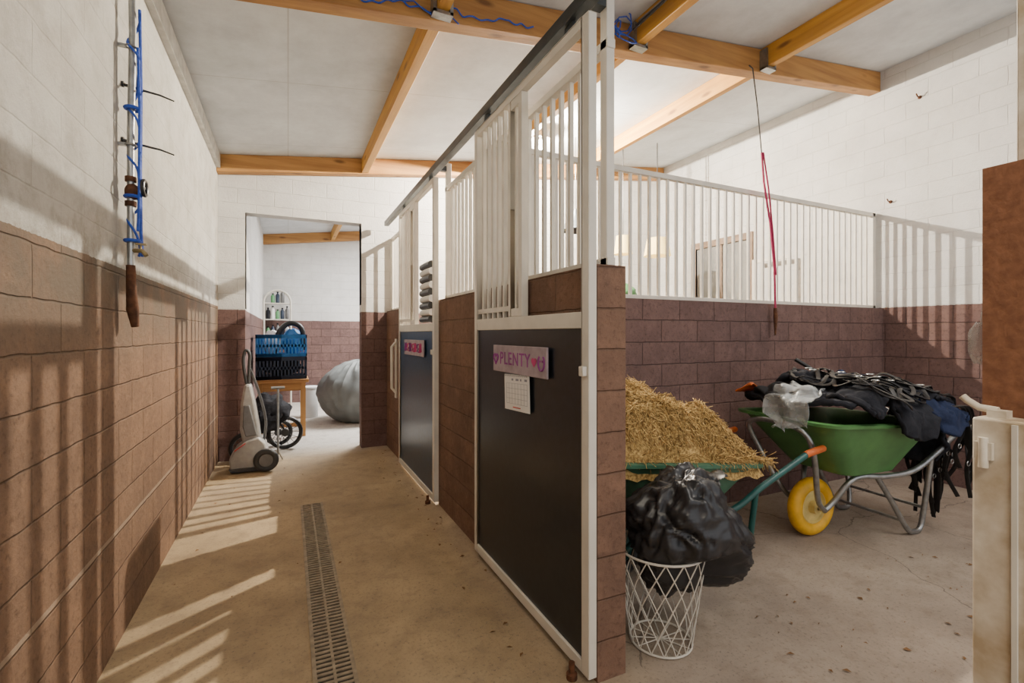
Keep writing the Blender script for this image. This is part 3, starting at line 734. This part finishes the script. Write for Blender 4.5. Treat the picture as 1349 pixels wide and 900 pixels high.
def strap_loop(cx, cy, rx, ry, rot, lift, seed):
    pts = []
    for k in range(16):
        a = 2*PI*k/16; r = 1+.35*noise.noise(Vector((math.cos(a)*1.5, math.sin(a)*1.5, seed)))
        x = rx*r*math.cos(a); y = ry*r*math.sin(a)
        pts.append(surf(cx+x*math.cos(rot)-y*math.sin(rot), cy+x*math.sin(rot)+y*math.cos(rot), lift+.012*abs(math.sin(a*2+seed)), seed))
    return smooth(pts, 4, True)
spots = [(.05,.02,.14,.10,.2,'black bridle coiled near the wheel end of the tack pile'), (.25,-.06,.18,.12,1.0,'black bridle looped on the middle of the tack pile'),
         (.42,-.16,.17,.14,-.4,'black bridle draped behind the quilted pad on the near side'), (.55,.02,.17,.10,.6,'black bridle lying on the navy cloth'),
         (.66,-.20,.14,.15,-.9,'black bridle slipping over the near rear corner of the tub'), (.30,.16,.22,.08,.1,'black bridle at the back edge of the tack pile'),
         (.16,-.22,.15,.14,.5,'black bridle drooping over the near rim above the tub side')]
for i, (cx, cy, rx, ry, ro, lb) in enumerate(spots):
    rt = thing('bridle', lb, 'bridle', L2, A2, 'bridles in the green wheelbarrow')
    mb = MB()
    for q in range(5):
        mb.tube(strap_loop(cx+random.uniform(-.04,.04), cy+random.uniform(-.04,.04), rx*random.uniform(.6,1.2), ry*random.uniform(.7,1.3), ro+random.uniform(-.6,.6), .065+.009*q, i*7+q), .013, 6, closed=True, flat=.35)
    part(mb, 'straps', M['leather'], rt, world=False)
    for q in range(3):
        p = surf(cx+random.uniform(-.08,.08), cy+random.uniform(-.08,.08), .11, i)
        part(MB().torus(tuple(p), .018, .003, 'z', 16, 6), 'buckle', M['galv'], rt, world=False)
for i in range(30):
    y = -.38+random.uniform(0,.34); z0 = rim2(.7)+.08; ln = random.uniform(.34, .74); x0 = .84+random.uniform(-.03,.07)
    w = random.uniform(-.05,.05); w2 = random.uniform(-.04,.04)
    pts = [(x0-.22, y+.02, z0+.02),(x0-.06, y, z0+.03),(x0+.0, y, z0-.05),(x0+w2, y+w*.6, z0-ln*.4),(x0-w2*.6, y+w2, z0-ln*.7),(x0+w, y+w, z0-ln)]
    if i % 3 == 0: pts += [(x0+w+.025, y+w+.015, z0-ln-.015),(x0+w+.045, y+w+.02, z0-ln*.8),(x0+.03, y+.03, z0-ln*.4)]
    rt = thing('leather_strap', 'black leather strap hanging in the cluster off the handle end of the green tub', 'strap', L2, A2, 'hanging leather straps')
    part(MB().tube(smooth(pts), .013, 6, flat=.3), 'strap', M['leather'], rt, world=False)
    part(MB().torus((x0, y+w2*.6-.01, z0-ln*.62), .014, .003, 'y', 14, 6), 'buckle', M['galv'], rt, world=False)
mb = MB().tube([surf(.12,.20,.15)+Vector((0,0,.05)), surf(.20,.12,.12)+Vector((0,0,.03)), surf(.34,.02,.10)], [.014,.012,.007], 8)
solo(mb, 'riding_whip', M['leather'], 'short black stick poking up from the back of the tack pile', 'whip', loc=L2, rz=A2)

# ------------------------------------------------------------------ floor litter
lt = MB()
for i in range(150):
    if i < 60: x, y = random.gauss(.86, .07), random.uniform(1.6, 5.3); x = min(x, .94)
    elif i < 110: x, y = random.uniform(1.7, 3.6), random.uniform(.9, 1.5)
    else: x, y = random.uniform(-.6, .9), random.uniform(2.5, 5.2)
    a = random.uniform(0, 2*PI); l = random.uniform(.005, .016); w = l*random.uniform(.2,.6)
    c, s_ = math.cos(a), math.sin(a)
    lt.add([(x-l*c, y-l*s_, .003), (x+w*s_, y-w*c, .006), (x+l*c, y+l*s_, .004), (x-w*s_, y+w*c, .009)], [(0,1,2,3)])
solo(lt, 'floor_litter', M['leaf'], 'dry leaves and straw bits scattered over the concrete floor', 'litter', kind='stuff')

# ------------------------------------------------------------------ upright cleaner
VX, VY = -.29, 4.98
rt = thing('upright_floor_cleaner', 'grey upright floor cleaner standing in front of the storeroom doorway', 'floor cleaner', (VX, VY, 0))
def prism(pts, y0, y1):
    mb = MB(); n = len(pts)
    pts = [(p[0]*.8, p[1]*.92) for p in pts]
    mb.add([(VX+p[0], VY+y0, p[1]) for p in pts]+[(VX+p[0], VY+y1, p[1]) for p in pts],
           [tuple(range(n)), tuple(range(2*n-1, n-1, -1))]+[(k, (k+1) % n, n+(k+1) % n, n+k) for k in range(n)])
    return mb
part(prism([(-.22,.03),(-.23,.15),(-.17,.24),(-.06,.31),(.06,.34),(.13,.27),(.16,.12),(.15,.03)], -.12, .12), 'base', M['applwhite'], rt, bevel=.015)
part(prism([(-.21,.012),(-.235,.05),(-.10,.055),(.10,.05),(.10,.012)], -.13, .13), 'skirt', M['darkgrey'], rt, bevel=.006)
part(prism([(-.10,.28),(-.13,.42),(-.12,.68),(-.085,.86),(-.02,.86),(.02,.68),(.06,.46),(.08,.30)], -.085, .085), 'upright_body', M['applwhite'], rt, bevel=.02)
part(prism([(-.07,.35),(-.10,.45),(-.09,.66),(-.03,.66),(.02,.46),(.045,.36)], -.11, -.08), 'tank', M['applgrey'], rt, bevel=.008)
part(prism([(-.18,.215),(-.07,.285),(-.065,.300),(-.175,.232)], -.126, .0), 'red_trim', M['red'], rt)
part(MB().tube(smooth([(VX-.05,VY,.77),(VX-.075,VY,.92),(VX-.08,VY,1.03),(VX-.06,VY,1.10),(VX-.03,VY,1.06),(VX-.035,VY,.95),(VX-.04,VY,.77)]), .014, 10), 'handle', M['darkgrey'], rt)
part(MB().tube(smooth([(VX+.08,VY+.02,.22),(VX+.10,VY+.02,.45),(VX+.03,VY+.03,.75),(VX-.04,VY+.03,.95)]), .012, 8), 'hose', M['applgrey'], rt)
wl = part(MB().torus((VX+.11,VY-.14,.105), .078, .027, 'y', 28, 10), 'wheel', M['darkgrey'], rt)
part(MB().lathe([(0,-.02),(.057,-.02),(.057,.02),(0,.02)], (VX+.11,VY-.14,.105), 20, 'y'), 'wheel_cap', M['applgrey'], rt, parent=wl)
mb = MB().tube([(-.09,5.20,.06),(-.09,5.20,.72)], .010, 8).tube([(-.15,5.20,.72),(-.03,5.20,.72)], .014, 8).tube([(-.13,5.17,.005),(-.09,5.20,.10),(-.05,5.23,.005)], .007, 6)
solo(mb, 'metal_stand', M['galv'], 'thin grey metal stand with a tee top beside the floor cleaner', 'stand')

# ------------------------------------------------------------------ storeroom
TX, TY = -.05, 6.55
rt = thing('wooden_table', 'small orange pine table under the blue crates in the storeroom', 'table', (TX, TY, 0))
part(MB().box(TX-.30, TX+.28, TY-.25, TY+.25, .66, .70), 'tabletop', M['woodx'], rt, bevel=.004)
for sx in (-.25, .22):
    for sy in (-.2, .2):
        part(MB().box(TX+sx-.025, TX+sx+.025, TY+sy-.025, TY+sy+.025, 0, .66), 'leg', M['woodz'], rt)
part(MB().box(TX-.25, TX+.22, TY-.215, TY-.195, .56, .66), 'apron', M['woodx'], rt)
part(MB().box(TX-.25, TX+.22, TY-.215, TY-.195, .12, .17), 'stretcher', M['woodx'], rt)
def crate(z, mat, label, h):
    rt = thing('plastic_crate', label, 'crate', (TX-.02, TY, z), group='crates on the pine table')
    x0, x1, y0, y1 = TX-.30, TX+.26, TY-.2, TY+.2
    part(MB().box(x0+.01, x1-.01, y0+.01, y1-.01, z, z+.01), 'base', mat, rt)
    rm = MB()
    for za, zb_ in ((z+h-.045, z+h), (z+.005, z+.04)):
        rm.box(x0, x1, y0, y0+.012, za, zb_).box(x0, x1, y1-.012, y1, za, zb_).box(x0, x0+.012, y0, y1, za, zb_).box(x1-.012, x1, y0, y1, za, zb_)
    part(rm, 'rim', mat, rt)
    sl = MB(); n = 14
    for i in range(n+1):
        x = x0+(x1-x0-.02)*i/n; sl.box(x, x+.02, y0+.001, y0+.010, z+.02, z+h-.02).box(x, x+.02, y1-.010, y1-.001, z+.02, z+h-.02)
    for i in range(9):
        y = y0+(y1-y0-.012)*i/8; sl.box(x0+.001, x0+.01, y, y+.012, z+.02, z+h-.02).box(x1-.01, x1-.001, y, y+.012, z+.02, z+h-.02)
    sl.box(x0, x1, y0+.001, y0+.011, z+h*.5-.016, z+h*.5+.016)
    part(sl, 'lattice_walls', mat, rt)
crate(.70, M['navy_crate'], 'dark crate standing directly on the pine table', .27)
crate(.972, M['blue_crate'], 'bright blue crate stacked on top of the dark crate', .27)
mb = MB().tube(smooth([(TX-.10,TY-.05,1.00),(TX-.06,TY-.06,1.25),(TX+.06,TY-.05,1.38),(TX+.2,TY-.04,1.32),(TX+.24,TY-.03,1.05)]), .032, 10)
solo(mb, 'black_hose', M['black_plastic'], 'thick black hose arching out of the bright blue crate', 'hose')
mb = MB().blob((TX-.13,TY,1.14), (.10,.12,.155), 20, 12, lambda d: .2*noise.noise(d*3))
solo(mb, 'folded_cloth', M['paper'], 'crumpled white cloth inside the bright blue crate', 'cloth')
mb = MB().blob((TX+.10,TY+.03,1.15), (.12,.12,.165), 20, 12, lambda d: .2*noise.noise(d*3))
solo(mb, 'blue_cloth', M['blue_crate'], 'bunched blue cloth at the right inside the bright blue crate', 'cloth')
mb = MB().blob((TX-.02,TY,.85), (.22,.15,.11), 24, 14, lambda d: .2*noise.noise(d*3))
solo(mb, 'dark_bundle', M['cloth_black'], 'dark cloth bundle filling the lower crate', 'cloth')
PX, PY = -.12, 5.75
rt = thing('pushchair', 'black folded pushchair with spoked wheels in front of the pine table', 'pushchair', (PX, PY, 0))
for (wx, wy, r) in ((-.25,-.50,.15),(.09,-.05,.18),(.02,.16,.15)):
    w = part(MB().torus((PX+wx,PY+wy,r), r-.022, .022, 'y', 32, 8), 'wheel', M['black_plastic'], rt)
    sp = MB()
    for k in range(14):
        a = PI*2*k/14; sp.tube([(PX+wx,PY+wy,r),(PX+wx+(r-.02)*math.cos(a),PY+wy,r+(r-.02)*math.sin(a))], .003, 5)
    sp.lathe([(0,-.02),(.04,-.02),(.04,.02),(0,.02)], (PX+wx,PY+wy,r), 12, 'y')
    part(sp, 'spokes', M['darkgrey'], rt, parent=w)
part(MB().tube([(PX-.25,PY-.47,.16),(PX-.18,PY-.3,.40),(PX-.05,PY-.02,.45),(PX+.09,PY-.02,.19)], .012, 8).tube([(PX-.18,PY-.30,.40),(PX-.24,PY-.42,.66)], .012, 8).tube([(PX+.02,PY+.16,.15),(PX-.05,PY-.02,.45)], .012, 8), 'frame', M['black_plastic'], rt)
part(MB().blob((PX-.08,PY-.14,.42), (.21,.17,.19), 28, 18, lambda d: .35*noise.noise(d*2.2)), 'folded_seat', M['cloth_black'], rt)
def cov(d):
    a = math.atan2(d.y, d.x)
    fold = .06*(1-2.4*abs(noise.noise(Vector((math.cos(a)*3, math.sin(a)*3, d.z*1.2)))))
    return fold+.07*noise.noise(d*1.5)+.02*(1-2*abs(noise.noise(d*5)))-.03
mb = MB().blob((.96, 7.2, .40), (.57,.54,.46), 110, 50, cov)
mb.v = [(v[0]+.03*max(0,.5-v[2]), v[1], max(v[2], .0)) for v in mb.v]
solo(mb, 'covered_bundle', M['cloth_grey'], 'big round bundle under a dark grey fabric cover on the storeroom floor', 'covered bundle')
rt = thing('plastic_drum', 'white plastic drum between the pine table and the grey covered bundle', 'drum', (.29, 7.75, 0))
part(MB().lathe([(0,.0),(.12,0),(.135,.42),(.14,.425),(.14,.44),(.128,.44),(.12,.02),(0,.02)], (.29,7.75,0), 24), 'body', M['paper'], rt)
part(MB().lathe([(0,.44),(.145,.44),(.145,.46),(0,.465)], (.29,7.75,0), 24), 'lid', M['paper'], rt)
SX, SY, SW = -.165, 9.25, .21
rt = thing('arched_shelf', 'white arched shelf against the storeroom back wall holding bottles', 'shelf', (SX, SY, 0))
arch = [(SX-SW,SY-.1,0),(SX-SW,SY-.1,1.80)]+[(SX-SW*math.cos(a),SY-.1,1.80+SW*math.sin(a)) for a in [PI*k/12 for k in range(1,12)]]+[(SX+SW,SY-.1,1.80),(SX+SW,SY-.1,0)]
part(MB().tube(arch, .016, 8), 'front_frame', M['white'], rt)
part(MB().tube([(p[0], SY+.1, p[2]) for p in arch], .016, 8), 'back_frame', M['white'], rt)
for z in (.4,.8,1.2,1.5,1.78):
    part(MB().box(SX-SW, SX+SW, SY-.1, SY+.1, z-.008, z+.008), 'shelf_board', M['white'], rt)
cols = [('black','cloth_black'),('green','green'),('grey','applgrey'),('white','paper'),('blue','navy_crate')]
k = 0
for z, w in ((1.508,'second highest shelf'), (1.788,'highest shelf'), (1.208, 'third shelf')):
    for i in range(5):
        if w.startswith('highest') and i in (0, 4): continue
        cn, mk = cols[(k*2+i) % 5]; k += 1
        x = SX-.15+i*.075; h = .17+.03*((k*7) % 3)
        rt = thing('bottle', '%s bottle, number %s from the left on the %s of the arched rack' % (cn, ['one','two','three','four','five'][i], w), 'bottle', (x, SY, z), group='bottles on the arched shelf')
        part(MB().lathe([(0,z),(.032,z),(.033,z+h*.7),(.013,z+h*.85),(.013,z+h*.9),(0,z+h*.9)], (x,SY,0), 14), 'body', M[mk], rt)
        part(MB().lathe([(0,z+h*.9),(.016,z+h*.9),(.016,z+h),(0,z+h)], (x,SY,0), 12), 'cap', M['cloth_black'], rt)

# ------------------------------------------------------------------ second stall contents
for (x, y, zt, r, lb) in ((3.50, 4.4, 2.38, .105, 'left cream hanging lamp shade behind the partition bars'), (4.03, 4.42, 2.40, .16, 'right cream hanging lamp shade behind the partition bars')):
    rt = thing('pendant_lamp', lb, 'lamp', (x, y, zt-.22), group='cream hanging lamps')
    part(MB().tube([(x,y,zt),(x,y,zc(x)-.001)], .005, 6), 'cord', M['black_plastic'], rt)
    part(MB().lathe([(r*.75,zt),(r,zt-.21),(r-.006,zt-.21),(r*.75-.006,zt)], (x,y,0), 28), 'shade', M['shade'], rt)
    part(MB().blob((x,y,zt-.10), (.03,.03,.04), 14, 8), 'bulb', M['paper'], rt)
    part(MB().tube([(x-r*.75,y,zt-.003),(x+r*.75,y,zt-.003)], .003, 6).tube([(x,y,zt-.06),(x,y,zt+.0)], .006, 6), 'spider', M['black_plastic'], rt)
rt = thing('pendant_lamp', 'dark bell shaped pendant lamp beyond the bars of the nearest door', 'lamp', (2.85, 4.4, 2.35))
part(MB().tube([(2.85,4.4,2.62),(2.85,4.4,zc(2.85)-.001)], .004, 6), 'cord', M['black_plastic'], rt)
part(MB().lathe([(.02,2.62),(.035,2.58),(.05,2.52),(.12,2.46),(.17,2.38),(.165,2.38),(.115,2.455),(.045,2.51),(.02,2.60)], (2.85,4.4,0), 24), 'shade', M['rail'], rt)
a_, c_ = XR-.05, XR
wn = MB().box(a_, c_, 3.80, 3.88, 1.2, 2.45).box(a_, c_, 4.65, 4.73, 1.2, 2.45).box(a_, c_, 3.88, 4.65, 2.37, 2.45).box(a_, c_, 3.88, 4.65, 1.2, 1.27).box(a_+.01, c_, 4.24, 4.29, 1.27, 2.37)
w = struct(wn, 'window_1', simple('weathered_brown_window', (.22,.15,.10), .7))
mesh_obj(MB().box(a_+.025, c_-.002, 3.88, 4.65, 1.27, 2.37), 'pane', M['pane'], w)
rt = thing('storage_cabinet', 'pale cabinet against the end wall of the second stall', 'cabinet', (4.1, 5.1, 0))
part(MB().box(3.7, 4.5, 4.9, 5.38, 0, 1.62), 'body', M['applwhite'], rt, bevel=.005)
for xa, xb in ((3.705,4.097),(4.103,4.495)):
    d = part(MB().box(xa, xb, 4.882, 4.9, .04, 1.60), 'door', M['applwhite'], rt, bevel=.003)
    hx = xb-.03 if xa < 4 else xa+.03
    part(MB().tube([(hx,4.87,.8),(hx,4.87,.95)], .006, 6), 'handle', M['galv'], rt, parent=d)
mb = MB().blob((3.98,5.1,1.78), (.26,.17,.17), 28, 16, lambda d: .25*noise.noise(d*2.6))
mb.v = [(v[0],v[1],max(v[2],1.622)) for v in mb.v]
solo(mb, 'green_bundle', M['green'], 'folded green tarpaulin on top of the pale cabinet', 'tarpaulin')
rt = thing('leaning_frame', 'pale metal frame leaning by the brown window of the second stall', 'frame', (4.84, 3.5, 0))
fr = MB().box(4.83,4.86,3.30,3.33,0,2.1).box(4.83,4.86,3.72,3.75,0,2.1).box(4.83,4.86,3.33,3.72,2.06,2.1).box(4.83,4.86,3.33,3.72,1.5,1.53)
part(fr, 'outer_frame', M['white'], rt)
part(MB().box(4.84,4.85,3.33,3.72,.1,1.5), 'infill', M['applgrey'], rt)
for y, z, w in ((2.2, 3.3, 'upper'), (2.42, 2.45, 'lower')):
    solo(MB().tube([(XR-.001,y,z),(XR-.04,y,z),(XR-.06,y,z+.02)], .005, 6).lathe([(0,0),(.015,0),(.015,-.006),(0,-.006)], (XR-.0005,y,z), 8, 'x'), 'wall_hook', M['rust'], '%s small dark hook in the white right wall' % w, 'hook', 'hooks on the right wall')

# ------------------------------------------------------------------ lights
def light(kind, loc, power, col, size=.1, rot=(0,0,0)):
    l = bpy.data.lights.new('lamp_or_fill', kind); l.energy = power; l.color = col
    if kind == 'AREA': l.shape = 'SQUARE'; l.size = size
    else: l.shadow_soft_size = size
    o = bpy.data.objects.new('lamp_or_fill', l); C.objects.link(o); o.location = loc; o.rotation_euler = rot; return o
light('POINT', (BXX, BYY, zt_-.192), 950, (1,.89,.73), .012)
light('AREA', (.2, -.9, 2.75), 42, (1,.88,.70), 1.0)  # unseen fill added behind the camera to brighten the corridor
light('AREA', (3.4, .2, 3.25), 60, (1,.94,.87), 1.4)  # added fill, out of frame above the open stall
light('AREA', (2.2, 7.4, 3.1), 380, (1,.98,.95), 1.4)  # fill added out of sight to brighten the storeroom
w = bpy.data.worlds.new('World'); bpy.context.scene.world = w; w.use_nodes = True
bg = w.node_tree.nodes['Background']; bg.inputs[0].default_value = (.95,.97,1,1); bg.inputs[1].default_value = 1.3

# ------------------------------------------------------------------ camera
cam = bpy.data.cameras.new('camera'); co = bpy.data.objects.new('camera', cam); C.objects.link(co)
cam.sensor_width = 36; cam.lens = 624/1349*36; cam.shift_y = -10/1349; cam.clip_start = .02
co.location = (0,0,1.25); co.rotation_euler = (PI/2, 0, -math.radians(25.3))
bpy.context.scene.camera = co
